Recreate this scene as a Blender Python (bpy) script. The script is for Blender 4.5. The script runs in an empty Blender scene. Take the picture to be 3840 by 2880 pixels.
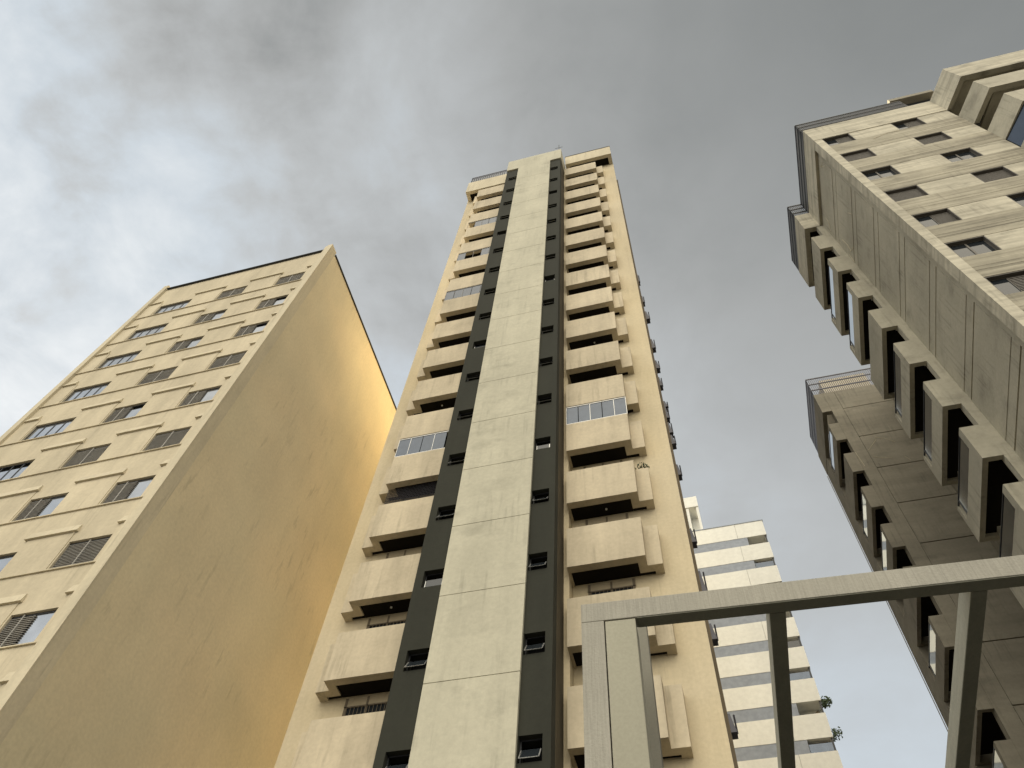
import bpy, math, random
from mathutils import Matrix, Vector
random.seed(7)
C = bpy.context.scene.collection
CZ = 1.6                      # eye height above the pavement

# ---------------------------------------------------------------- camera
cam = bpy.data.cameras.new('camera'); co = bpy.data.objects.new('camera', cam); C.objects.link(co)
Rm = Matrix(((0.96538309, 0.19355351, 0.17485004), (0.25468855, -0.84415864, -0.47173079), (0.05629602, 0.49993322, -0.86423234)))
co.matrix_world = Matrix.Translation((0, 0, CZ)) @ Rm.to_4x4()
cam.sensor_fit = 'HORIZONTAL'; cam.sensor_width = 36.0; cam.lens = 28.216
cam.clip_start = 0.1; cam.clip_end = 5000
bpy.context.scene.camera = co

# ---------------------------------------------------------------- exposure, sun, sky
vs = bpy.context.scene.view_settings
vs.view_transform = 'Standard'; vs.look = 'None'; vs.exposure = 1.5; vs.gamma = 1.0; vs.use_curve_mapping = False
SUN = Vector((-0.66, 0.30, 0.69)).normalized()
sl = bpy.data.lights.new('sun', 'SUN'); sl.energy = 5.0; sl.angle = math.radians(0.6); sl.color = (1.0, 0.86, 0.62)
so = bpy.data.objects.new('sun', sl); C.objects.link(so)
so.rotation_euler = SUN.to_track_quat('Z', 'Y').to_euler(); so.location = (-30, 20, 80)

w = bpy.data.worlds.new('World'); bpy.context.scene.world = w; w.use_nodes = True
nt = w.node_tree; nt.nodes.clear(); N = nt.nodes; Lk = nt.links
def nd(t, **k):
    n = N.new(t)
    for a, b in k.items(): setattr(n, a, b)
    return n
def vmath(op, a, b, out='Vector'):
    n = nd('ShaderNodeVectorMath', operation=op)
    for i, v in enumerate((a, b)):
        if v is None: continue
        if hasattr(v, 'links'): Lk.new(v, n.inputs[i])
        else: n.inputs[i].default_value = v
    return n.outputs[out]
def mth(op, a, b=0.0, clamp=False):
    n = nd('ShaderNodeMath', operation=op); n.use_clamp = clamp
    for i, v in enumerate((a, b)):
        if hasattr(v, 'links'): Lk.new(v, n.inputs[i])
        else: n.inputs[i].default_value = v
    return n.outputs[0]
tc = nd('ShaderNodeTexCoord'); D = vmath('NORMALIZE', tc.outputs['Generated'], None)
sep = nd('ShaderNodeSeparateXYZ'); Lk.new(D, sep.inputs[0])
# cloud layer: project direction on a plane high above so that the clouds have perspective
zc = mth('MAXIMUM', sep.outputs[2], 0.12)
pl = nd('ShaderNodeCombineXYZ'); Lk.new(mth('DIVIDE', sep.outputs[0], zc), pl.inputs[0]); Lk.new(mth('DIVIDE', sep.outputs[1], zc), pl.inputs[1])
def noise(vec, scale, detail, rough, dist, off=(0, 0, 0)):
    n = nd('ShaderNodeTexNoise'); n.inputs['Scale'].default_value = scale; n.inputs['Detail'].default_value = detail
    n.inputs['Roughness'].default_value = rough; n.inputs['Distortion'].default_value = dist
    Lk.new(vmath('ADD', vec, off), n.inputs['Vector']); return n.outputs['Fac']
n1 = noise(pl.outputs[0], 3.0, 7, 0.55, 0.3, (3.3, 1.2, 0.4))
n2 = noise(pl.outputs[0], 7.5, 7, 0.6, 0.4, (7.7, 5.1, 2.2))
lin = vmath('DOT_PRODUCT', D, (-0.40, 0.08, -0.66), 'Value')
base = mth('MAXIMUM', mth('ADD', lin, 0.98), 0.2)
left = mth('MULTIPLY', mth('ADD', mth('MULTIPLY', sep.outputs[0], -1.5), 0.22), 1.0, True)   # clouds more broken to the left
amp = mth('ADD', mth('MULTIPLY', left, 0.78), 0.16)
c1 = mth('MULTIPLY', mth('SUBTRACT', n1, 0.5), 2.0); c2 = mth('MULTIPLY', mth('SUBTRACT', n2, 0.5), 0.8)
fac = mth('ADD', 1.0, mth('MULTIPLY', mth('ADD', c1, c2), amp))
lum = mth('MULTIPLY', base, mth('MAXIMUM', fac, 0.35))
ramp = nd('ShaderNodeValToRGB'); Lk.new(lum, ramp.inputs[0])
e = ramp.color_ramp.elements
e[0].position = 0.0; e[0].color = (0.0, 0.0, 0.0, 1)
e[1].position = 0.95; e[1].color = (0.84, 0.87, 0.88, 1)
for p, c in ((0.24, (0.238, 0.246, 0.236)), (0.38, (0.385, 0.392, 0.380)), (0.50, (0.490, 0.507, 0.505)), (0.65, (0.590, 0.645, 0.685))):
    x = e.new(p); x.color = (*c, 1)
# warm glow added to the unseen sky behind the camera, lights the front walls
gd = vmath('DOT_PRODUCT', D, (0.12, -0.79, 0.60), 'Value')
back = mth('POWER', mth('MAXIMUM', mth('SUBTRACT', mth('MULTIPLY', gd, 2.25), 1.25), 0.0), 1.5)
bc = nd('ShaderNodeMix', data_type='RGBA', blend_type='MIX'); bc.inputs['Factor'].default_value = 1
glow = nd('ShaderNodeCombineXYZ')
for i, k in enumerate((3.1, 2.78, 2.2)): Lk.new(mth('MULTIPLY', back, k), glow.inputs[i])
col = vmath('ADD', ramp.outputs[0], glow.outputs[0])
bg = nd('ShaderNodeBackground'); Lk.new(col, bg.inputs[0]); bg.inputs[1].default_value = 1 / 2.83
sky = nd('ShaderNodeTexSky'); sky.sky_type = 'NISHITA'; sky.sun_disc = False
sky.sun_elevation = math.asin(SUN.z); sky.sun_rotation = math.atan2(SUN.x, SUN.y)
bg2 = nd('ShaderNodeBackground'); Lk.new(sky.outputs[0], bg2.inputs[0]); bg2.inputs[1].default_value = 0.003
ad = nd('ShaderNodeAddShader'); Lk.new(bg.outputs[0], ad.inputs[0]); Lk.new(bg2.outputs[0], ad.inputs[1])
out = nd('ShaderNodeOutputWorld'); Lk.new(ad.outputs[0], out.inputs[0])

# ---------------------------------------------------------------- materials
def new_mat(name):
    m = bpy.data.materials.new(name); m.use_nodes = True
    return m, m.node_tree, m.node_tree.nodes['Principled BSDF']
def plaster(name, col, dark=0.72, light=1.08, scale=0.5, stretch=(1, 1, 0.12), fine=9.0, rough=0.85, bump=0.15, streak=0.5, tint=None, marks=0.0, rain=0.0, grime=0.0):
    """painted render: broad cloudy tone, streaks stretched along one axis, fine grain"""
    m, t, p = new_mat(name); n = t.nodes; l = t.links
    tc = n.new('ShaderNodeTexCoord'); mp = n.new('ShaderNodeMapping'); mp.inputs['Scale'].default_value = stretch
    l.new(tc.outputs['Object'], mp.inputs[0])
    def nz(vec, s, d, r):
        q = n.new('ShaderNodeTexNoise'); q.inputs['Scale'].default_value = s; q.inputs['Detail'].default_value = d; q.inputs['Roughness'].default_value = r
        l.new(vec, q.inputs['Vector']); return q.outputs['Fac']
    a = nz(mp.outputs[0], scale * 2.4, 6, 0.6); b = nz(tc.outputs['Object'], scale, 4, 0.5); c = nz(tc.outputs['Object'], fine, 3, 0.6)
    def rmp(v, lo, hi, c0, c1):
        r = n.new('ShaderNodeMapRange'); r.inputs[1].default_value = lo; r.inputs[2].default_value = hi; r.inputs[3].default_value = c0; r.inputs[4].default_value = c1
        l.new(v, r.inputs[0]); return r.outputs[0]
    def mul(u, v):
        q = n.new('ShaderNodeMath'); q.operation = 'MULTIPLY'
        for i, x in enumerate((u, v)):
            if hasattr(x, 'links'): l.new(x, q.inputs[i])
            else: q.inputs[i].default_value = x
        return q.outputs[0]
    va = rmp(a, 0.35, 0.62, 1 - (1 - dark) * streak * 1.6, 1.0); vb = rmp(b, 0.3, 0.7, dark + (1 - dark) * 0.55, light); vc = rmp(c, 0.3, 0.7, 0.94, 1.05)
    v = mul(mul(va, vb), vc)
    def masked(scale_, rot, s0, lo, hi, ps, plo, phi, amt, v):
        mpp = n.new('ShaderNodeMapping'); mpp.inputs['Scale'].default_value = scale_; mpp.inputs['Rotation'].default_value = rot; l.new(tc.outputs['Object'], mpp.inputs[0])
        line = rmp(nz(mpp.outputs[0], s0, 8, 0.62), lo, hi, 0.0, 1.0); msk = rmp(nz(tc.outputs['Object'], ps, 3, 0.6), plo, phi, 0.0, 1.0)
        return mul(v, rmp(mul(line, msk), 0.0, 1.0, 1.0, 1 - amt))
    if marks: v = masked((1, 3.2, 0.5), (0.4, 0, 0), 1.3, 0.56, 0.64, 0.25, 0.46, 0.62, marks, v)      # thin scuffs
    if rain: v = masked((3.0, 3.0, 0.16), (0, 0, 0), 2.2, 0.52, 0.66, 0.6, 0.44, 0.6, rain, v)             # rain runs
    if grime: v = masked((0.5, 0.5, 0.9), (0, 0, 0), 1.5, 0.48, 0.66, 0.9, 0.42, 0.6, grime, v)            # soot patches
    mx = n.new('ShaderNodeMix'); mx.data_type = 'RGBA'; mx.blend_type = 'MULTIPLY'; mx.inputs[0].default_value = 1.0
    mx.inputs[6].default_value = (*col, 1)
    cb = n.new('ShaderNodeCombineColor'); 
    l.new(v, cb.inputs[0]); l.new(v, cb.inputs[1]); l.new(v, cb.inputs[2])
    l.new(cb.outputs[0], mx.inputs[7])
    res = mx.outputs[2]
    if tint:
        m2 = n.new('ShaderNodeMix'); m2.data_type = 'RGBA'; l.new(rmp(nz(tc.outputs['Object'], scale * 0.7, 2, 0.5), 0.35, 0.65, 0, 0.5), m2.inputs[0])
        l.new(res, m2.inputs[6])
        m3 = n.new('ShaderNodeMix'); m3.data_type = 'RGBA'; m3.blend_type = 'MULTIPLY'; m3.inputs[0].default_value = 1; l.new(cb.outputs[0], m3.inputs[6]); m3.inputs[7].default_value = (*tint, 1)
        l.new(m3.outputs[2], m2.inputs[7]); res = m2.outputs[2]
    l.new(res, p.inputs['Base Color'])
    p.inputs['Roughness'].default_value = rough; p.inputs['Specular IOR Level'].default_value = 0.25
    bp = n.new('ShaderNodeBump'); bp.inputs['Strength'].default_value = bump; bp.inputs['Distance'].default_value = 0.02
    l.new(c, bp.inputs['Height']); l.new(bp.outputs[0], p.inputs['Normal'])
    return m
def plain(name, col, rough=0.6, metal=0.0, spec=0.4, noise=0.12):
    m, t, p = new_mat(name); n = t.nodes; l = t.links
    tc = n.new('ShaderNodeTexCoord'); q = n.new('ShaderNodeTexNoise'); q.inputs['Scale'].default_value = 3.0; q.inputs['Detail'].default_value = 4
    l.new(tc.outputs['Object'], q.inputs['Vector'])
    r = n.new('ShaderNodeMapRange'); r.inputs[1].default_value = 0.3; r.inputs[2].default_value = 0.7; r.inputs[3].default_value = 1 - noise; r.inputs[4].default_value = 1 + noise
    l.new(q.outputs['Fac'], r.inputs[0])
    mx = n.new('ShaderNodeMix'); mx.data_type = 'RGBA'; mx.blend_type = 'MULTIPLY'; mx.inputs[0].default_value = 1; mx.inputs[6].default_value = (*col, 1)
    l.new(r.outputs[0], mx.inputs[7]); l.new(mx.outputs[2], p.inputs['Base Color'])
    p.inputs['Roughness'].default_value = rough; p.inputs['Metallic'].default_value = metal; p.inputs['Specular IOR Level'].default_value = spec
    return m
M = {}
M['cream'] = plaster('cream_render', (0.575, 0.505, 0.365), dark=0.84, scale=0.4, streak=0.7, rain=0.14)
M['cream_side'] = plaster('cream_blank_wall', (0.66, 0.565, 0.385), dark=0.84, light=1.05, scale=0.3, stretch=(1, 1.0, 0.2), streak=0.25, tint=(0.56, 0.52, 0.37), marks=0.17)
M['trim'] = plaster('cream_trim', (0.585, 0.52, 0.38), dark=0.85, scale=0.6, streak=0.5, rain=0.2)
M['tower'] = plaster('tower_render', (0.59, 0.50, 0.33), dark=0.84, scale=0.35, streak=0.6, tint=(0.57, 0.50, 0.37), rain=0.12)
M['parapet'] = plaster('parapet_render', (0.57, 0.495, 0.36), dark=0.82, scale=0.5, streak=0.7, rain=0.22, grime=0.12)
M['slab'] = plaster('pale_slab', (0.50, 0.475, 0.37), dark=0.88, scale=0.45, streak=0.5, rain=0.16, grime=0.20)
M['olive'] = plaster('dark_olive_paint', (0.034, 0.035, 0.026), dark=0.8, scale=0.5, streak=0.5, rough=0.9)
M['return_bounce'] = plaster('brown_core_return', (0.085, 0.070, 0.045), dark=0.85)  # olive core side as it looks in warm reflected light, put into the colour
M['lintel'] = plaster('lintel_paint', (0.36, 0.30, 0.20), dark=0.85)
M['brown'] = plaster('brown_return', (0.16, 0.13, 0.09), dark=0.75, scale=0.5)
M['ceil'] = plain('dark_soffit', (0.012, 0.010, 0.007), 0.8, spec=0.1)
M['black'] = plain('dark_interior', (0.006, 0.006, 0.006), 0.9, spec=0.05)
M['conc'] = plaster('board_marked_concrete', (0.56, 0.52, 0.41), dark=0.70, scale=0.7, stretch=(0.14, 0.14, 2.2), streak=0.6, bump=0.3, rain=0.25, grime=0.4)
M['conc_band'] = plaster('streaked_spandrel_concrete', (0.43, 0.395, 0.305), dark=0.66, scale=0.7, stretch=(0.12, 0.12, 2.4), streak=0.85, bump=0.3, rain=0.25, grime=0.3)
M['conc_side'] = plaster('weathered_shaded_concrete', (0.45, 0.42, 0.33), dark=0.80, scale=0.35, stretch=(1, 0.25, 0.6), streak=0.5, bump=0.3, rain=0.3, grime=0.25)  # stained, darker copy of the front concrete with side shade in its colour
M['conc_wing'] = plaster('shaded_concrete', (0.30, 0.275, 0.215), dark=0.76, scale=0.4, stretch=(0.12, 1, 1.2), streak=0.5, rain=0.25, grime=0.2)  # darkest copy of the concrete, the wing's shade put into its colour
M['white_render'] = plaster('white_render', (0.73, 0.73, 0.68), dark=0.9, scale=0.12, streak=0.6, fine=3)
M['greyband'] = plain('grey_blinds', (0.25, 0.28, 0.33), 0.6)
M['metal'] = plain('dark_metal', (0.03, 0.032, 0.035), 0.45, 0.3)
M['rail'] = plain('grey_rail_metal', (0.10, 0.10, 0.115), 0.4, 0.6)
M['alu'] = plain('aluminium', (0.62, 0.62, 0.60), 0.3, 0.8)
M['louver'] = plain('louvre_slats', (0.27, 0.255, 0.225), 0.5)
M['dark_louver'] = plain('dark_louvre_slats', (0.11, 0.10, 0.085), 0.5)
M['glass'] = plain('window_glass', (0.018, 0.022, 0.026), 0.06, 0.0, 0.5, 0.05)
M['mirror'] = plain('reflective_glass', (0.55, 0.60, 0.64), 0.05, 1.0, 1.0, 0.03)
M['paleglass'] = plain('sky_lit_glass', (0.42, 0.44, 0.47), 0.08, 0.85, 1.0, 0.08)
M['bluegl'] = plain('blue_tinted_glass', (0.055, 0.07, 0.095), 0.12, 0.7, 1.0, 0.1)
M['curtain'] = plain('pale_curtain', (0.62, 0.63, 0.62), 0.8)
M['frame_conc'] = plaster('ribbed_frame_finish', (0.35, 0.335, 0.285), dark=0.88, scale=3.0, stretch=(14, 14, 0.5), streak=0.8, fine=60, bump=0.2)
M['rear'] = plaster('rear_post_paint', (0.22, 0.21, 0.17), dark=0.9, scale=1.2, fine=50, bump=0.05)
M['panel'] = plaster('smooth_post_panel', (0.345, 0.332, 0.26), dark=0.93, scale=1.2, fine=50, bump=0.05)
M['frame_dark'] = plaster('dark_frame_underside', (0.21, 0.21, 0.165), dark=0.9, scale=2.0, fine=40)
M['frame_side'] = plaster('grey_rafter_side', (0.42, 0.41, 0.34), dark=0.85, scale=2.0, stretch=(8, 0.6, 8), fine=40)
M['asphalt'] = plaster('asphalt', (0.06, 0.06, 0.06), dark=0.8, scale=0.5, stretch=(1, 1, 1), fine=40)
M['leaf'] = plain('leaf', (0.05, 0.075, 0.035), 0.7)
M['lamp'] = plain('lamp_glass', (0.7, 0.7, 0.66), 0.3)

# ---------------------------------------------------------------- geometry helpers (coordinates relative to the eye point, z up)
class MB:
    def __init__(s): s.v = []; s.f = []
    def box(s, x0, x1, y0, y1, z0, z1):
        if x1 < x0: x0, x1 = x1, x0
        if y1 < y0: y0, y1 = y1, y0
        if z1 < z0: z0, z1 = z1, z0
        b = len(s.v)
        s.v += [(x0, y0, z0), (x1, y0, z0), (x1, y1, z0), (x0, y1, z0), (x0, y0, z1), (x1, y0, z1), (x1, y1, z1), (x0, y1, z1)]
        s.f += [tuple(b + i for i in q) for q in ((0, 3, 2, 1), (4, 5, 6, 7), (0, 1, 5, 4), (1, 2, 6, 5), (2, 3, 7, 6), (3, 0, 4, 7))]
        return s
    def prism(s, pts, z0, z1):
        """extrude a plan polygon (counter-clockwise)"""
        b = len(s.v); n = len(pts)
        s.v += [(x, y, z0) for x, y in pts] + [(x, y, z1) for x, y in pts]
        s.f.append(tuple(b + i for i in reversed(range(n)))); s.f.append(tuple(b + n + i for i in range(n)))
        for i in range(n): j = (i + 1) % n; s.f.append((b + i, b + j, b + n + j, b + n + i))
        return s
    def hull(s, p8):
        b = len(s.v); s.v += list(p8)
        s.f += [tuple(b + i for i in q) for q in ((0, 3, 2, 1), (4, 5, 6, 7), (0, 1, 5, 4), (1, 2, 6, 5), (2, 3, 7, 6), (3, 0, 4, 7))]
        return s
    def rod(s, a, b, r, n=6):
        a = Vector(a); b = Vector(b); d = (b - a).normalized(); u = d.orthogonal().normalized(); w_ = d.cross(u); k = len(s.v)
        for p in (a, b):
            for i in range(n):
                t = 2 * math.pi * i / n; s.v.append(tuple(p + r * (math.cos(t) * u + math.sin(t) * w_)))
        for i in range(n): j = (i + 1) % n; s.f.append((k + i, k + j, k + n + j, k + n + i))
        s.f.append(tuple(k + i for i in reversed(range(n)))); s.f.append(tuple(k + n + i for i in range(n)))
        return s
class Thing:
    def __init__(s, name, label, cat, base, yaw, group=None):
        s.e = bpy.data.objects.new(name, None); C.objects.link(s.e)
        s.base = Vector((base[0], base[1], base[2] if len(base) > 2 else -CZ)); c, n = math.cos(yaw), math.sin(yaw)
        s.e.location = (c * s.base.x - n * s.base.y, n * s.base.x + c * s.base.y, s.base.z + CZ); s.e.rotation_euler = (0, 0, yaw)
        s.e['label'] = label; s.e['category'] = cat
        if group: s.e['group'] = group
    def part(s, name, mb, mat, parent=None, bevel=0, label=None):
        me = bpy.data.meshes.new(name); b = s.base
        me.from_pydata([(x - b.x, y - b.y, z - b.z) for x, y, z in mb.v], [], mb.f); me.materials.append(M[mat]); me.update()
        o = bpy.data.objects.new(name, me); C.objects.link(o); o.parent = parent or s.e
        if bevel:
            m = o.modifiers.new('bevel', 'BEVEL'); m.width = bevel; m.segments = 2; m.limit_method = 'ANGLE'
        if label: o['label'] = label
        return o

YA, YB, YC, YD, YE = -0.00516807, 0.0, 0.0077575, -0.00627709, 0.04675888

# ---------------------------------------------------------------- ground
gm = MB().box(-400, 400, -400, 400, -CZ - 0.5, -CZ)
me = bpy.data.meshes.new('ground'); me.from_pydata([(x, y, z + CZ) for x, y, z in gm.v], [], gm.f); me.materials.append(M['asphalt'])
g = bpy.data.objects.new('ground', me); C.objects.link(g); g['kind'] = 'structure'

# ---------------------------------------------------------------- A: cream slab block on the left
A = Thing('apartment_building', 'cream block at left with rows of shuttered windows and a tall blank side wall', 'building', (-20.5, 11.66), YA)
AY = 11.66; ax0, ax1 = -25.75, -15.52; TOPA = 40.35
zl = [36.53 - 2.9 * k for k in range(13)]
cols = [(-2.115, -1.952), (-1.803, -1.676), (-1.522, -1.397)]
cols = [(a * AY, b * AY) for a, b in cols]
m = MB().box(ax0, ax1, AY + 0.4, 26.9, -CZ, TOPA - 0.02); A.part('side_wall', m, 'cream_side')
wm = MB(); pm = MB(); gr = MB()
FW = AY + 0.06
piers = [(-25.55, cols[0][0]), (cols[0][1], cols[1][0]), (cols[1][1], cols[2][0]), (cols[2][1], -15.95)]
for k, z in enumerate(zl):
    ztop = TOPA if k == 0 else zl[k - 1] - 0.0
    wm.box(-25.55, -15.95, FW, AY + 0.398, z + 1.22, ztop - 0.001)
    for a, b in piers: wm.box(a, b, FW, AY + 0.398, z, z + 1.22)
wm.box(-25.55, -15.95, FW, AY + 0.398, -CZ, zl[-1])
A.part('front_wall', wm, 'cream')
for k, z in enumerate(zl):
    p_ = MB()
    for i, (a, b) in enumerate(piers):
        e0 = 0.06 if i else 0.0; e1 = 0.06 if i < 3 else 0.0
        p_.box(a + e0, b - e1, FW - 0.022, FW - 0.002, z, z + 1.66)
    p_.box(-25.55, -15.95, FW - 0.055, FW - 0.004, z - 0.045, z - 0.002)
    A.part('sill_band', p_, 'cream')
    for i, (a, b) in enumerate(piers):
        q = MB()
        if i == 0: a, b = -25.5, b - 0.15
        elif i == 3: a, b = a - 0.05, -15.98
        else: a, b = a - 0.03, b + 0.03
        q.hull([(a, FW - 0.10, z + 1.664), (b, FW - 0.10, z + 1.664), (b, FW - 0.004, z + 1.664), (a, FW - 0.004, z + 1.664),
                (a + 0.05, FW - 0.03, z + 1.99), (b - 0.05, FW - 0.03, z + 1.99), (b - 0.05, FW - 0.004, z + 1.99), (a + 0.05, FW - 0.004, z + 1.99)])
        A.part('ledge', q, 'trim')
st = MB().box(ax0 - 0.1, -25.553, AY - 0.07, AY + 0.398, -CZ, TOPA + 0.45).box(-15.947, ax1 + 0.004, AY - 0.10, AY + 0.398, -CZ, TOPA + 0.35).box(-15.80, ax1 + 0.012, AY - 0.14, AY - 0.103, -CZ, TOPA + 0.35)
A.part('corner_strip', st, 'trim')
cp = MB().box(-25.5, -15.96, AY - 0.06, AY + 0.3, TOPA + 0.002, TOPA + 0.045).box(ax1 - 0.25, ax1 + 0.07, AY + 0.40, 26.95, TOPA + 0.002, TOPA + 0.055)
A.part('roof_coping', cp, 'metal')
# windows: each with frame, panes, louvred shutters
style = {0: 'ooo', 1: 'sss', 2: 'sso'}
def a_window(a, b, z, kind, k):
    z0, z1 = z + 0.02, z + 1.20; y = AY + 0.13; f = MB()
    W = b - a
    f.box(a, b, y, y + 0.06, z0, z0 + 0.05).box(a, b, y, y + 0.06, z1 - 0.05, z1).box(a, a + 0.045, y, y + 0.06, z0, z1).box(b - 0.045, b, y, y + 0.06, z0, z1)
    n = 4 if kind == 'glass' else 2
    for i in range(1, n): f.box(a + W * i / n - 0.025, a + W * i / n + 0.025, y, y + 0.06, z0, z1)
    o = A.part('window', f, 'metal')
    xs = a; xg = b
    if kind == 'mixed': xs = a + 0.04; xm = a + W * 0.56; xg0 = xm
    elif kind == 'shut': xm = b - 0.04; xg0 = b
    else: xm = a; xg0 = a + 0.04
    if xm > a:
        s_ = MB(); n = 15
        for i in range(n):
            zz = z0 + 0.06 + (z1 - z0 - 0.12) * i / n
            s_.hull([(a + 0.04, y - 0.03, zz), (xm, y - 0.03, zz), (xm, y + 0.03, zz + 0.035), (a + 0.04, y + 0.03, zz + 0.035),
                     (a + 0.04, y - 0.03, zz + 0.018), (xm, y - 0.03, zz + 0.018), (xm, y + 0.03, zz + 0.053), (a + 0.04, y + 0.03, zz + 0.053)])
        s_.box(a + (xm - a) * 0.5 - 0.02, a + (xm - a) * 0.5 + 0.02, y - 0.035, y + 0.035, z0, z1)
        A.part('shutter', s_, 'louver', o)
    if xg0 < b:
        drop = random.choice((0.0, 0.0, 0.25))
        A.part('pane', MB().box(xg0, b - 0.04, y + 0.015, y + 0.025, z0 + 0.05, z1 - 0.05 - drop), 'paleglass', o)
        A.part('backing', MB().box(xg0, b - 0.04, y + 0.06, y + 0.07, z0 + 0.05, z1 - 0.05), 'black', o)
        if 0: A.part('curtain', MB().box(xg0 + 0.02, b - 0.06, y + 0.045, y + 0.055, z0 + 0.05, z1 - 0.15 - drop), 'curtain', o)
kinds = {0: ['glass', 'shut', 'shut'], 1: ['glass', 'mixed', 'mixed'], 2: ['glass', 'mixed', 'mixed'], 3: ['glass', 'shut', 'shut'], 4: ['glass', 'mixed', 'mixed'],
         5: ['glass', 'shut', 'shut'], 6: ['shut', 'mixed', 'mixed'], 7: ['shut', 'mixed', 'shut'], 8: ['shut', 'shut', 'mixed']}
for k, z in enumerate(zl[:12]):
    for i, (a, b) in enumerate(cols): a_window(a, b, z, kinds.get(k, ['shut', 'mixed', 'mixed'])[i], k)

# ---------------------------------------------------------------- B: tall central tower
B = Thing('apartment_tower', 'tall cream tower in the middle with dark olive stripes beside a pale central slab', 'building', (-5.7, 16.4), YB)
YP, YS, YW = 15.6, 16.0, 16.4
zp = [57.84 - 2.8994 * k for k in range(20)]
YCo, YSl = 14.78, 14.68; cxr, cxl = -3.68, -7.74; sxl, sxr = -6.85, -4.435
# wings
B.part('wall', MB().box(-11.35, 0.0, YW, 38.0, -CZ, 60.75), 'tower')
B.part('core_return', MB().box(cxr + 0.001, cxr + 0.012, 15.15, 15.92, -CZ, 59.4), 'return_bounce')  # thin sheet added over the core side, reflected warmth in its colour
B.part('side_strip', MB().box(0.003, 0.09, YW + 0.6, 37.5, -CZ, 58.5), 'brown')
B.part('pilaster', MB().box(cxr + 0.003, -3.51, 15.93, YW - 0.002, -CZ, 60.7), 'tower')
# core: dark stripes with window openings
def stripe(x0, x1, wx0, wx1, side):
    s = MB(); last = -CZ
    for k in reversed(range(len(zp))):
        zt = zp[k] - 0.15; zb = zt - 0.66
        if zb < -CZ + 0.5: continue
        s.box(x0, x1, YCo, YW - 0.002, last, zb)
        if wx0 - x0 > 0.01: s.box(x0, wx0, YCo, YCo + 0.5, zb, zt)
        if x1 - wx1 > 0.01: s.box(wx1, x1, YCo, YCo + 0.5, zb, zt)
        last = zt
        s.box(x0, x1, YCo + 0.5, YW - 0.002, zb, zt)
        # window: frame, tilted sash
        f = MB(); fw = 0.035
        f.box(wx0, wx1, YCo + 0.16, YCo + 0.20, zb, zb + fw).box(wx0, wx1, YCo + 0.16, YCo + 0.20, zt - fw, zt).box(wx0, wx0 + fw, YCo + 0.16, YCo + 0.20, zb, zt).box(wx1 - fw, wx1, YCo + 0.16, YCo + 0.20, zb, zt)
        o = B.part('awning_window', f, 'metal')
        B.part('backing', MB().box(wx0, wx1, YCo + 0.44, YCo + 0.49, zb, zt), 'black', o)
        op = 0.20 if (k * 7 + side) % 5 else 0.02
        zh = zt - 0.26; a, b = wx0 + 0.04, wx1 - 0.04
        y0 = YCo + 0.14; y1 = y0 - op; z1_ = zb + 0.05
        def sash(mb, xa, xb, t0, t1, th):
            def P(x, t, d): return (x, y0 + (y1 - y0) * t - d, zh + (z1_ - zh) * t)
            mb.hull([P(xa, t1, th), P(xb, t1, th), P(xb, t1, 0), P(xa, t1, 0), P(xa, t0, th), P(xb, t0, th), P(xb, t0, 0), P(xa, t0, 0)])
        gl = MB(); sash(gl, a, b, 0.0, 1.0, 0.006); B.part('pane', gl, 'glass', o)
        fr = MB(); sash(fr, a, a + 0.025, 0.1, 1.0, 0.03); sash(fr, b - 0.025, b, 0.1, 1.0, 0.03); sash(fr, a, b, 0.93, 1.0, 0.03)
        B.part('sash', fr, 'alu', o)
    s.box(x0, x1, YCo, YW - 0.002, last, 59.5)
    return s
B.part('dark_stripe', stripe(sxr - 0.001, cxr, sxr + 0.02, -3.87, 1), 'olive')
B.part('dark_stripe', stripe(cxl, sxl + 0.001, -7.50, sxl - 0.03, 2), 'olive')
sm = MB(); js = [-CZ] + [zp[k] + 1.52 for k in reversed(range(20)) if zp[k] + 1.52 > 0] 
js = [j for j in js if j < 57] + [59.5]
for a, b in zip(js[:-1], js[1:]): sm.box(sxl, sxr, YSl, YCo + 0.3, a + 0.022, b)
sm.box(sxl + 0.01, sxr - 0.01, YSl + 0.035, YCo + 0.31, -CZ, 59.5)
B.part('central_slab', sm, 'slab')
B.part('slab_cap', MB().box(-7.74, -3.62, YSl, YW + 0.8, 59.503, 62.0).box(-7.0, -6.3, YSl + 0.3, YSl + 0.9, 62.0, 62.3), 'slab')
B.part('antenna', MB().rod((-3.95, 15.3, 62.0), (-3.95, 15.3, 66.0), 0.03).rod((-4.25, 15.3, 65.2), (-3.65, 15.3, 65.2), 0.015), 'metal')
def cap(name, xa, xb, z0, z1, ha, hb):
    m = MB().box(xa, xb, YP, YP + 0.25, z0, z1).box(xa, xa + 0.27, YP + 0.25, YW, z0, z1).box(xb - 0.27, xb, YP + 0.25, YW, z0, z1).box(xa, xb, YW, YW + 0.25, z0 + 0.0, z1)
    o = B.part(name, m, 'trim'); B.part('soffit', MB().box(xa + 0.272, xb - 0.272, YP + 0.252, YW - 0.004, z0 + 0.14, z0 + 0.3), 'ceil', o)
    return o
capR = cap('roof_parapet', -3.50, -0.02, 60.8, 62.9, 0, 0)
capL = cap('roof_parapet', -11.27, -7.745, 59.9, 62.35, 0, 0)
B.part('coping', MB().box(-3.52, -0.01, YP - 0.03, YP + 0.28, 62.902, 62.97), 'metal', capR)
rl = MB()
for i in range(17):
    x = -11.15 + i * 0.18; rl.rod((x, YP + 0.1, 62.35), (x, YP + 0.1, 63.9), 0.018, 4)
rl.rod((-11.17, YP + 0.1, 63.9), (-8.25, YP + 0.1, 63.9), 0.035).rod((-11.17, YP + 0.1, 62.5), (-8.25, YP + 0.1, 62.5), 0.03)
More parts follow.
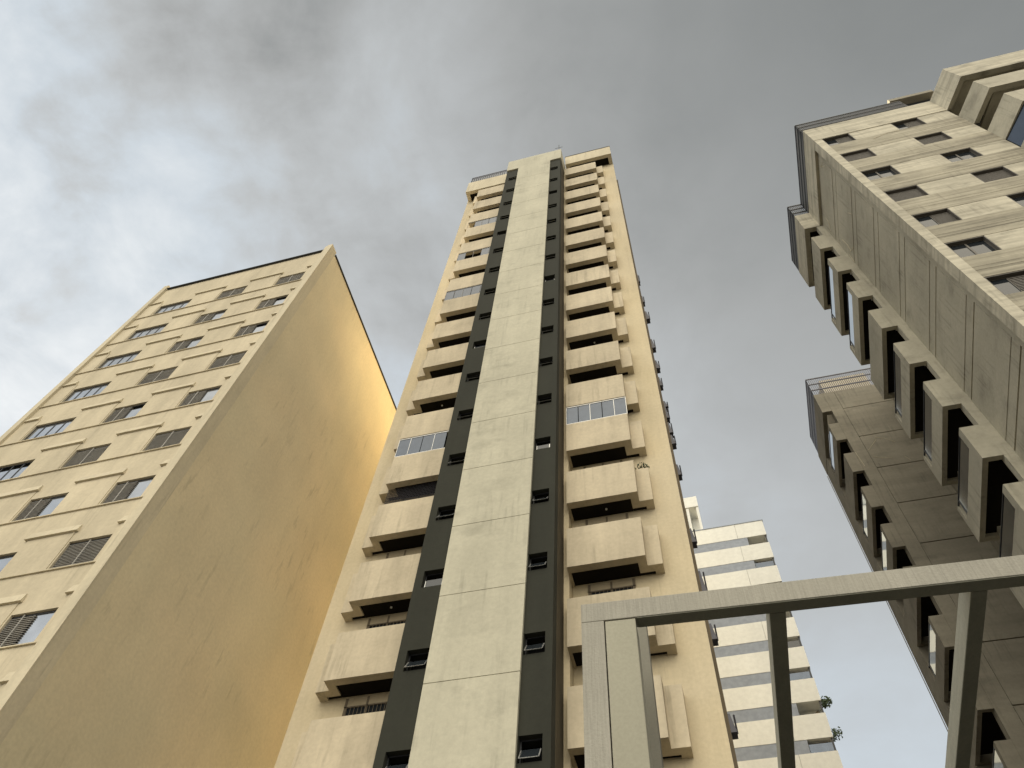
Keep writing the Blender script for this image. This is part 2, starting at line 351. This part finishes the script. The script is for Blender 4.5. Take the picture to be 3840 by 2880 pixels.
for i in range(5): y = YP + 0.1 + i * 0.2; rl.rod((-11.15, y, 62.35), (-11.15, y, 63.9), 0.018, 4)
ro = B.part('railing', rl, 'rail'); B.part('glass_panel', MB().box(-11.14, -8.26, YP + 0.13, YP + 0.14, 62.5, 63.8), 'bluegl', ro)
# balconies
def balcony(side, k):
    z = zp[k]; H = 1.67
    if side == 'R': xi, xm, xo, s = -3.505, -1.255, -0.825, 1
    else: xi, xm, xo, s = cxl - 0.003, -10.19, -10.60, -1
    m = MB(); r = 0.25
    m.box(xi, xm, YP, YP + r, z, z + H)                                   # front
    m.box(xm - s * r, xm, YP + r, YS + r, z, z + H)                       # return of the deeper half
    m.box(xm, xo, YS, YS + r, z, z + H)                                   # side planter front
    m.box(xo - s * r, xo, YS + r, YW - 0.002, z, z + H)
    if side == 'R': m.box(xi, xi + 0.07, YP + r, YW - 0.002, z, z + H)
    m.box(xm + s * 0.0, xo - s * r, YS + r, YW - 0.002, z + 0.45, z + 0.6)
    o = B.part('balcony', m, 'parapet')
    c = MB().box(xi + (0.072 if side == 'R' else -0.002) , xm - s * (r + 0.002), YP + r + 0.002, YW - 0.004, z + 0.05, z + 0.34)
    c.box(xm - s * 0.248, xo - s * (r + 0.002), YS + r + 0.002, YW - 0.004, z + 0.055, z + 0.33)
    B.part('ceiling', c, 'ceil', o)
    xc = (xi + xm) / 2 + s * 0.05
    if (side, k) in (('R', 13), ('R', 15), ('L', 14), ('R', 9), ('L', 10)): B.part('ceiling_lamp', MB().rod((xc, YP + 0.52, z + 0.02), (xc, YP + 0.52, z + 0.052), 0.035, 10), 'lamp', o)
    # door on the back wall
    a, b = ((-3.05, -1.70) if side == 'R' else (-9.80, -8.50))
    zt = z - 0.05; zb = z - 1.15
    f = MB().box(a, b, YW - 0.05, YW - 0.002, zt - 0.30, zt - 0.26).box(a, a + 0.07, YW - 0.05, YW - 0.002, zb, zt).box(b - 0.07, b, YW - 0.05, YW - 0.002, zb, zt).box((a + b) / 2 - 0.03, (a + b) / 2 + 0.03, YW - 0.05, YW - 0.002, zb, zt)
    for i in range(11): x = a + 0.1 + (b - a - 0.2) * i / 10; f.rod((x, YW - 0.07, zb), (x, YW - 0.07, zt - 0.28), 0.008, 4)
    d = B.part('balcony_door', f, 'brown'); B.part('pane', MB().box(a + 0.07, b - 0.07, YW - 0.02, YW - 0.008, zb, zt - 0.30), 'glass', d); B.part('lintel', MB().box(a - 0.02, b + 0.02, YW - 0.04, YW - 0.003, zt - 0.259, zt + 0.04), 'lintel', d)
    gl = {'R': {11}, 'L': {2, 4, 6, 11}}[side]
    if k in gl:
        z1, z0 = z - 0.01, zp[k + 1] + H + 0.01; n = 5
        fr = MB().box(xi, xm, YP + 0.02, YP + 0.06, z1 - 0.05, z1).box(xi, xm, YP + 0.02, YP + 0.06, z0, z0 + 0.04)
        for i in range(n + 1):
            x = xi + (xm - xi) * i / n
            if i in (0, n) or (i + k) % 2: fr.box(x - 0.008, x + 0.008, YP + 0.02, YP + 0.05, z0, z1)
        g_ = B.part('glazing', fr, 'alu' if k == 11 else 'louver', o)
        for i in range(n):
            if side == 'L' and (k, i) in ((4, 2), (2, 4), (4, 3), (11, 0)): continue
            x = xi + (xm - xi) * i / n; x2 = xi + (xm - xi) * (i + 1) / n
            B.part('glass_pane', MB().box(x + s * 0.014, x2 - s * 0.014, YP + 0.035, YP + 0.045, z0 + 0.04, z1 - 0.05), 'bluegl', g_)
    if (side, k) in (('L', 12), ('L', 17), ('L', 16)):                      # safety net
        nb = MB(); z1, z0 = z + 0.0, zp[k + 1] + H
        L_ = xm - xi
        for i in range(44):
            x = xi + L_ * i / 43
            nb.rod((x, YP + 0.3, z0), (x, YP + 0.3, z1), 0.012, 3)
        for i in range(14): zz = z0 + (z1 - z0) * i / 13; nb.rod((xi, YP + 0.3, zz), (xm, YP + 0.3, zz), 0.012, 3)
        B.part('net', nb, 'rail', o)
for k in range(19):
    balcony('R', k); balcony('L', k)
# window hoods on the side wall, seen edge-on against the sky
for t, b_ in ((2.375, 2.32), (2.21, 2.165), (2.10, 2.05), (1.925, 1.875), (1.806, 1.765), (1.72, 1.68), (1.607, 1.582), (1.582, 1.535), (1.516, 1.475), (1.466, 1.432), (1.357, 1.322), (1.157, 1.12), (1.046, 0.995), (0.927, 0.895), (0.76, 0.73)):
    yh = 22.0; z1, z0 = t * yh, b_ * yh; d = (0.20 if t < 2.2 else 0.13) * (0.8 + 0.4 * random.random())
    h_ = MB().hull([(0.092, yh, z0), (0.09 + d, yh, z0), (0.09 + d, yh + 0.35, z0), (0.092, yh + 0.35, z0), (0.092, yh, z1), (0.09 + d * 0.45, yh, z1), (0.09 + d * 0.45, yh + 0.35, z1), (0.092, yh + 0.35, z1)])
    h_.rod((0.09 + d, yh + 0.1, z0), (0.09 + d, yh + 0.1, z1), 0.03, 6)
    B.part('window_hood', h_, 'rail')

# ---------------------------------------------------------------- C: concrete block on the right
Cc = Thing('concrete_building', 'weathered concrete block at right with angled balconies and railings on its roof', 'building', (12.5, 20.0), YC)
F = 2.885; G = [40.25 - F * k for k in range(15)]
CY = 12.05; X0, XF, XB = 9.68, 10.03, 15.75; XL = 9.85
win = [(10.05, 11.28), (13.20, 14.40)]
fw_ = MB()
fw_.box(XF, XB, CY + 0.6, 19.7, -CZ, 40.2)
for k in range(len(G)):
    zt = G[k]; zb = G[k + 1] + 0.035 if k + 1 < len(G) else -CZ
    wz0 = zt - 1.28
    if zb > wz0: zb = wz0
    if wz0 - zb > 1.0:
        g1, g2 = zb + 0.50, zb + 0.74
        sp = MB(); sp.box(XF, XB, CY + 0.03, CY + 0.20, zb, wz0 - 0.002)
        for za, zc_ in ((zb, g1), (g1 + 0.02, g2), (g2 + 0.015, wz0 - 0.002)): sp.box(XF, XB, CY, CY + 0.032, za, zc_)
        Cc.part('spandrel', sp, 'conc_band')
        fw_.box(XF, XB, CY + 0.203, CY + 0.598, zb, wz0)
    else: fw_.box(XF, XB, CY, CY + 0.598, zb, wz0)
    for a, b in ((win[0][1], win[1][0]), (win[1][1], XB)): fw_.box(a, b, CY, CY + 0.598, wz0, zt)
    fw_.box(XF, win[0][0], CY, CY + 0.598, wz0, zt)
    fw_.box(XF, XB, CY + 0.05, CY + 0.597, zt, zt + 0.034)
    for a, b in win:
        f = MB(); y = CY + 0.13; n = 2; z0, z1 = wz0 + 0.003, zt - 0.003
        f.box(a, b, y, y + 0.05, z0, z0 + 0.05).box(a, b, y, y + 0.05, z1 - 0.05, z1).box(a, a + 0.05, y, y + 0.05, z0, z1).box(b - 0.05, b, y, y + 0.05, z0, z1).box((a + b) / 2 - 0.03, (a + b) / 2 + 0.03, y, y + 0.05, z0, z1)
        f.box(a, a + 0.03, CY + 0.004, y, z0, z1).box(b - 0.03, b, CY + 0.004, y, z0, z1).box(a, b, CY + 0.004, y, z1 - 0.03, z1)  # dark jamb and head linings added to put shade into the reveals
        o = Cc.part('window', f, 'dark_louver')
        Cc.part('pane', MB().box(a + 0.05, b - 0.05, y + 0.02, y + 0.03, z0 + 0.05, z1 - 0.05), 'glass', o)
        if (k + int(a)) % 3 != 0:
            s_ = MB(); a2, b2 = ((a + 0.05, b - 0.05) if k % 2 else ((a + b) / 2, b - 0.05))
            for i in range(12): zz = z0 + 0.08 + (z1 - z0 - 0.16) * i / 12; s_.box(a2, b2, y - 0.02, y + 0.015, zz, zz + 0.045)
            Cc.part('shutter', s_, 'dark_louver', o)
Cc.part('front_wall', fw_, 'conc')
Cc.part('front_return', MB().box(XB + 0.002, 23.0, CY + 0.9, 19.7, -CZ, 40.2), 'conc')
Cc.part('corner_fin', MB().box(X0, XF - 0.003, CY - 0.03, CY + 0.42, -CZ, 40.2), 'conc')
# left wall in storey-high panels
lw = MB(); lw.box(XL + 0.06, XF - 0.002, CY + 0.423, 16.4, -CZ, 40.2)
for k in range(len(G)):
    zt = G[k] if k else 40.2; zb = G[k + 1] if k + 1 < len(G) else -CZ
    lw.box(XL - 0.03, XL + 0.058, CY + 0.80, 16.4, zb + 0.62, zt); lw.box(XL - 0.012, XL + 0.058, CY + 0.80, 16.4, zb + 0.12, zb + 0.618)
lw.box(XL - 0.02, XL + 0.057, CY + 0.423, CY + 0.797, -CZ, 40.2)
Cc.part('side_wall', lw, 'conc_side')
# roof parapet: front, left, angled bay
PT = 42.33
o = Cc.part('roof_parapet', MB().box(X0, XB - 0.002, CY - 0.03, CY + 0.3, 40.253, PT).box(X0, X0 + 0.25, CY + 0.303, 16.42, 40.253, PT), 'conc')
def bay(z0, z1, mb, inset=0.0, th=0.25):
    a = (XB + inset * 0.6, CY - 0.002); b = (16.35 + inset * 0.6, 10.63 + inset); c = (24.0, 10.63 + inset)
    n = Vector((-(b[1] - a[1]), b[0] - a[0])).normalized() * th     # inner side of the slanted wall
    if n.x < 0: n = -n
    a2 = (a[0] + n.x, a[1]); t = (b[1] + th - a[1]) / (b[1] - a[1])
    b2 = (a[0] + (b[0] - a[0]) * t + n.x * 1.05, b[1] + th)
    mb.prism([a, b, b2, a2], z0, z1); mb.prism([b, c, (c[0], c[1] + th), b2], z0, z1)
Cc.part('bay_parapet', (lambda q: (bay(40.253, PT, q), q)[1])(MB()), 'conc')
for k in range(1, 12):
    q = MB(); bay(G[k], G[k] + 1.6, q); q.prism([(XB + 0.3, CY + 0.49), (16.58, 10.89), (23.8, 10.89), (23.8, CY + 0.49)], G[k] + 0.16, G[k] + 0.3)
    o = Cc.part('bay_balcony', q, 'conc_side' if k > 0 else 'conc')
    if k >= 3:
        q = MB(); bay(G[k] + 1.603, G[k - 1] - 0.003, q, 0.08, 0.03); Cc.part('bay_glazing', q, 'bluegl', o)
Cc.part('bay_soffit', MB().prism([(XB + 0.01, CY + 0.88), (XB + 0.22, CY + 0.01), (16.55, 10.89), (23.8, 10.89), (23.8, CY + 0.88)], 40.4, 40.7), 'conc_side')
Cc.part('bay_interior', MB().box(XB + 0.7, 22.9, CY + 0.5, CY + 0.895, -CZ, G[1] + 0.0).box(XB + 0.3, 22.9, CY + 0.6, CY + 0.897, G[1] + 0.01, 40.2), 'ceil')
# left balconies
Cc.part('balcony_pier', MB().box(9.50, XL - 0.003, 16.403, 16.65, -CZ, 40.2).box(9.50, XL - 0.003, 19.45, 19.697, -CZ, 40.2), 'conc_side')
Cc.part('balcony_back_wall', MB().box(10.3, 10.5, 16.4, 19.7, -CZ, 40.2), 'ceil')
YL0, YL1 = 16.4, 19.7; XO = 8.92
def left_balcony(k, x0, xi, y0, y1, mat, glassk, whole=False):
    z = G[k]; H = 1.62; r = 0.17; m = MB()
    xr = xi - 0.003
    low = 0.88 if k in glassk else H
    m.box(x0, xr, y0, y0 + r, z, z + H)
    m.box(x0, xr, y1 - r, y1, z, z + H)
    m.box(x0, x0 + r, y0 + r, y1 - r, z, z + low)
    m.box(x0, x0 + r, y0 + r, y0 + r + 0.12, z + low, z + H)
    o = Cc.part('side_balcony', m, mat)
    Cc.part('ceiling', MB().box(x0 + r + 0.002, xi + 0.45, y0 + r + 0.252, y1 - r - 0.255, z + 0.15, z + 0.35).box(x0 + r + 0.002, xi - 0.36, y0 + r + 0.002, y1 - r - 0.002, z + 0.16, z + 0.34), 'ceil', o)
    if k in glassk:
        Cc.part('glass_guard', MB().box(x0 + 0.02, x0 + 0.03, y0 + 0.30, y1 - 0.45, z + low + 0.02, z + H - 0.04), 'mirror', o)
        Cc.part('guard_frame', MB().box(x0 + 0.0, x0 + 0.05, y0 + 0.29, y1 - r, z + H - 0.04, z + H - 0.005).box(x0 + 0.0, x0 + 0.05, y1 - 0.44, y1 - 0.40, z + low, z + H - 0.04), 'metal', o)
for k in range(1, 13): left_balcony(k, XO, XL, YL0, YL1, 'conc_side', {2, 3, 5, 6, 7, 8, 10, 11})
m = MB().box(XO, X0 + 0.2, YL0, YL0 + 0.25, 40.253, PT).box(XO, XO + 0.25, YL0 + 0.253, YL1, 40.253, PT).box(XO + 0.25, X0 + 0.3, YL1 - 0.25, YL1, 40.253, PT)
o = Cc.part('roof_parapet', m, 'conc'); Cc.part('soffit', MB().box(XO + 0.252, 10.3, YL0 + 0.252, YL1 - 0.252, 40.4, 40.6), 'ceil', o)
# recessed link and rear wing
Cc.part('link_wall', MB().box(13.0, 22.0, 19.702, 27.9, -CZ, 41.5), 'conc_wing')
WY, WX0, WX1 = 27.75, 9.63, 13.2
wg = MB().box(WX0 + 0.5, WX1, WY + 0.06, 32.3, -CZ, 40.2)
for k in range(len(G)):
    zt = G[k] if k else 42.2; zb = G[k + 1] if k + 1 < len(G) else -CZ
    if k == 0: wg.box(10.27, WX1, WY, WY + 0.058, G[0] + 0.05, 42.2)
    wg.box(10.27, WX1, WY, WY + 0.058, zb + 0.06, G[k])
wg.box(WX0, 10.25, WY - 0.01, WY + 0.4, -CZ, 42.2)
wg.box(9.12, 9.9, 31.02, 32.3, -CZ, 40.2)
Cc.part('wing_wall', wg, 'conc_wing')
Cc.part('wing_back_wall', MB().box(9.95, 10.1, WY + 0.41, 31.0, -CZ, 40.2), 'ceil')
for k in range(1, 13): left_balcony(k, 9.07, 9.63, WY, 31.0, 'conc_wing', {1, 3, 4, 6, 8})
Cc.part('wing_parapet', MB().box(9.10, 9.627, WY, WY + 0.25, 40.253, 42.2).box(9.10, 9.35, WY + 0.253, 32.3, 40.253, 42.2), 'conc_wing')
Cc.part('cornice_pipe', MB().rod((9.04, 32.2, -CZ), (9.04, 32.2, 40.0), 0.02), 'louver')
def grid_rail(pts, z0, z1, step, r, name, mat='metal'):
    q = MB()
    for (xa, ya), (xb, yb) in zip(pts[:-1], pts[1:]):
        L_ = math.hypot(xb - xa, yb - ya); n = max(1, int(L_ / step))
        for i in range(n + 1):
            t = i / n; x, y = xa + (xb - xa) * t, ya + (yb - ya) * t; q.rod((x, y, z0), (x, y, z1), r, 4)
        for zz in (z0 + 0.06, z0 + (z1 - z0) * 0.35, z0 + (z1 - z0) * 0.68, z1): q.rod((xa, ya, zz), (xb, yb, zz), r * 1.6, 4)
    return Cc.part(name, q, mat)
grid_rail([(14.9, CY + 0.12), (X0 + 0.02, CY + 0.12), (X0 + 0.02, 16.5), (XO + 0.05, 16.5), (XO + 0.05, YL1)], PT, PT + 1.75, 0.085, 0.027, 'roof_railing')
grid_rail([(13.0, WY + 0.12), (9.15, WY + 0.12), (9.15, 32.2)], 42.2, 44.2, 0.11, 0.028, 'wing_railing', 'rail')
Cc.part('penthouse', MB().box(10.2, 13.0, 29.0, 32.0, 42.0, 45.6), 'cream')
Cc.part('roof_canopy', MB().box(16.2, 18.6, 13.5, 14.5, 49.4, 49.8), 'conc_wing')
Cc.part('canopy_glazing', MB().box(16.4, 18.5, 13.9, 14.4, 40.5, 49.38), 'bluegl')
Cc.part('roof_deck', MB().box(X0 + 0.3, 23.0, CY + 0.35, 19.6, 40.203, 40.45), 'conc_side')

def marks_(polys, plane):
    for pts in polys:
        q = MB()
        for a, b in zip(pts[:-1], pts[1:]): q.rod(a, b, 0.014, 4)
        Cc.part('filler_line', q, 'trim')
marks_([[(9.815, 15.93, 36.87), (9.815, 15.89, 36.02), (9.815, 15.99, 35.5), (9.815, 15.65, 35.1)], [(9.815, 16.30, 35.83), (9.815, 16.34, 35.03)],
        [(9.815, 15.76, 39.55), (9.815, 15.84, 39.04), (9.815, 16.2, 38.8)], [(9.815, 12.93, 39.43), (9.815, 13.27, 39.85), (9.815, 12.95, 39.01)], [(9.815, 14.21, 35.66), (9.815, 14.09, 35.12)]], 'x')
marks_([[(10.33, 27.745, 36.05), (10.99, 27.745, 36.87)], [(11.0, 27.745, 37.07), (11.39, 27.745, 36.86), (11.79, 27.745, 36.39)], [(10.37, 27.745, 35.48), (10.71, 27.745, 35.24), (11.2, 27.745, 35.1)],
        [(11.81, 27.745, 35.05), (11.97, 27.745, 34.70)], [(9.66, 27.735, 36.05), (9.75, 27.735, 34.75)]], 'y')
marks_([[(11.89, 12.045, 38.52), (12.62, 12.045, 38.9), (13.14, 12.045, 38.85)]], 'y')

def bush(label, x, y, z, r, n, seed, size=0.05, group=None):
    p = Thing('potted_plant', label, 'plant', (x, y, z - 0.25), YB, group)
    lf = MB(); rnd = random.Random(seed)
    for i in range(n):
        d = Vector((rnd.gauss(0, 1), rnd.gauss(0, 1), rnd.gauss(0, 1))).normalized() * r * rnd.random() ** 0.4; c_ = Vector((x, y, z + r * 0.6)) + Vector((d.x, d.y * 0.7, d.z * 0.8))
        s_ = rnd.uniform(0.6, 1.3) * size; u = Vector((rnd.uniform(-1, 1), rnd.uniform(-1, 1), rnd.uniform(-1, 1))).normalized() * s_; v_ = u.orthogonal().normalized() * s_ * 0.5
        b = len(lf.v); lf.v += [tuple(c_ - u), tuple(c_ - v_), tuple(c_ + u), tuple(c_ + v_)]; lf.f.append((b, b + 1, b + 2, b + 3))
    p.part('foliage', lf, 'leaf')
    p.part('pot', MB().prism([(x + 0.13 * math.cos(t * 0.785), y + 0.13 * math.sin(t * 0.785)) for t in range(8)], z - 0.25, z), 'brown')
bush('leafy plant in the side planter of the middle tower, right-hand balconies', -1.04, 16.16, zp[13] + 1.72, 0.28, 110, 3)

# ---------------------------------------------------------------- D: pale banded tower far behind
Dd = Thing('banded_tower', 'pale far tower with grey window bands between the middle tower and the concrete block', 'building', (1.7, 55.0), YD)
DY = 50.4; DF = 2.903; dz = [55.9 - DF * k for k in range(20)]; dx0, dx1 = -6.0, 6.42
Dd.part('core_wall', MB().box(dx0, dx1 - 0.35, DY + 1.2, DY + 14, -CZ, 57.0), 'white_render')
for k, z in enumerate(dz):
    if z < -CZ + 1: break
    m = MB().box(dx0, 3.93, DY, DY + 0.25, z, z + 1.88).box(3.95, dx1, DY, DY + 0.25, z, z + 1.88).box(dx1 - 0.2, dx1, DY + 0.252, DY + 6, z, z + 1.88)
    m.box(dx0, dx1 - 0.21, DY + 0.253, DY + 1.19, z + 0.1, z + 0.35)
    o = Dd.part('floor_band', m, 'white_render')
    Dd.part('blinds', MB().box(dx0, 4.72, DY + 0.03, DY + 0.09, z - 1.02, z - 0.003), 'greyband', o)
    if k % 3 != 0: Dd.part('glazing', MB().box(4.76, dx1 - 0.06, DY + 0.15, DY + 0.18, z - 1.02, z - 0.3), 'bluegl' if k % 2 else 'glass', o)
    Dd.part('post', MB().box(dx1 - 0.16, dx1 - 0.05, DY + 0.1, DY + 0.22, z - 1.02, z - 0.003), 'metal', o)
Dd.part('coping', MB().box(dx0, dx1 + 0.05, DY - 0.05, DY + 0.3, 57.785, 57.87), 'greyband')
tw = MB().box(-3.0, 1.2, DY + 0.5, DY + 4.5, 61.9, 63.4).box(-3.0, -0.2, DY + 0.55, DY + 4.4, 57.0, 61.9).box(0.0, 0.25, DY + 0.6, DY + 1.0, 57, 61.9).box(0.95, 1.18, DY + 0.6, DY + 1.0, 57, 61.9).box(0.3, 1.1, DY + 2.0, DY + 4.4, 57, 61.9)
Dd.part('water_tank', tw, 'white_render')
# plants spilling over the balcony edge of the far tower
def plant(label, x, z, r, n, h):
    p = Thing('potted_plant', label, 'plant', (x - 0.75, DY + 0.75, z - h - 0.02), YD, 'plants on the balconies of the far tower')
    lf = MB(); rnd = random.Random(int(z * 10))
    for i in range(n):
        a = rnd.uniform(0, 6.28); rr = r * rnd.random() ** 0.5; zz = z + rnd.uniform(-r, r) * 0.9; cx = x + rr * math.cos(a); cy = DY + 0.55 + rr * math.sin(a) * 0.7
        s = rnd.uniform(0.06, 0.13); t = rnd.uniform(0, 3.14); u = Vector((math.cos(t), math.sin(t) * 0.6, rnd.uniform(-.6, .6))) * s; v_ = Vector((rnd.uniform(-.4, .4), rnd.uniform(-.4, .4), 1)) * s * 0.7
        c_ = Vector((cx, cy, zz)); b = len(lf.v); lf.v += [tuple(c_ - u), tuple(c_ - v_), tuple(c_ + u), tuple(c_ + v_)]; lf.f.append((b, b + 1, b + 2, b + 3))
    p.part('foliage', lf, 'leaf')
    st_ = MB()
    for i in range(5): st_.rod((x - 0.75, DY + 0.75, z - h + 0.2), (x + rnd.uniform(-r, r) * 0.7, DY + 0.55, z + rnd.uniform(-0.3, 0.6) * r), 0.012, 4)
    p.part('stem', st_, 'leaf')
    p.part('pot', MB().prism([(x - 0.75 + 0.17 * math.cos(t * 0.785), DY + 0.75 + 0.17 * math.sin(t * 0.785)) for t in range(8)], z - h - 0.02, z - h + 0.3), 'brown')
plant('bushy dark green plant over the balcony edge, the higher of the two', 6.78, 38.65, 0.38, 170, 0.9)
plant('sparse straggly plant hanging past the balcony edge, the lower of the two', 6.75, 36.1, 0.42, 80, 0.8)

# ---------------------------------------------------------------- E: near portal frame with rafters
E_ = Thing('entrance_frame', 'grey portal frame in the foreground with a ribbed beam, post and rafters', 'pergola', (2.0, 4.5), YE)
K = 4.0
E_.part('beam', MB().box(-0.152 * K, 0.95 * K, K, 1.025 * K, 0.9595 * K, 1.0 * K), 'frame_conc', bevel=0.004)
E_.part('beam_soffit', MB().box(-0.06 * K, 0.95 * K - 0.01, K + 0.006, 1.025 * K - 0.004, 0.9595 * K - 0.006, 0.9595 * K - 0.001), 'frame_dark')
E_.part('post', MB().box(-0.152 * K, -0.1145 * K, K, K + 0.30, -CZ, 0.9588 * K), 'frame_conc', bevel=0.004)
E_.part('post_panel', MB().box(-0.1128 * K, -0.0628 * K, K + 0.004, K + 0.20, -CZ, 0.9575 * K), 'panel', bevel=0.005)
yb = 1.18 * K
E_.part('rear_post', MB().box(-0.073 * K, -0.0462 * K * 1.18, yb, yb + 0.15, -CZ, 1.15 * K), 'rear', bevel=0.004)
def rafter(x0, x1):
    o = E_.part('rafter', MB().box(x0 * K, x1 * K, 1.026 * K, 2.6 * K, 0.9600 * K, 0.999 * K), 'frame_side', bevel=0.003)
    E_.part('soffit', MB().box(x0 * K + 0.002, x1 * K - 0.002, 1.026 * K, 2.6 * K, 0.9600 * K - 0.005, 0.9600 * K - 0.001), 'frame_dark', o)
rafter(0.1513, 0.1771); rafter(0.4576, 0.4822); rafter(0.76, 0.785)
E_.part('back_beam', MB().box(-0.10 * K, 0.95 * K, 2.602 * K, 2.63 * K, 0.9600 * K, 0.999 * K).box(0.9 * K, 0.95 * K, 2.602 * K, 2.64 * K, -CZ, 0.958 * K), 'frame_conc')
E_.part('right_post', MB().box(0.90 * K, 0.95 * K, K, K + 0.2, -CZ, 0.958 * K), 'panel')
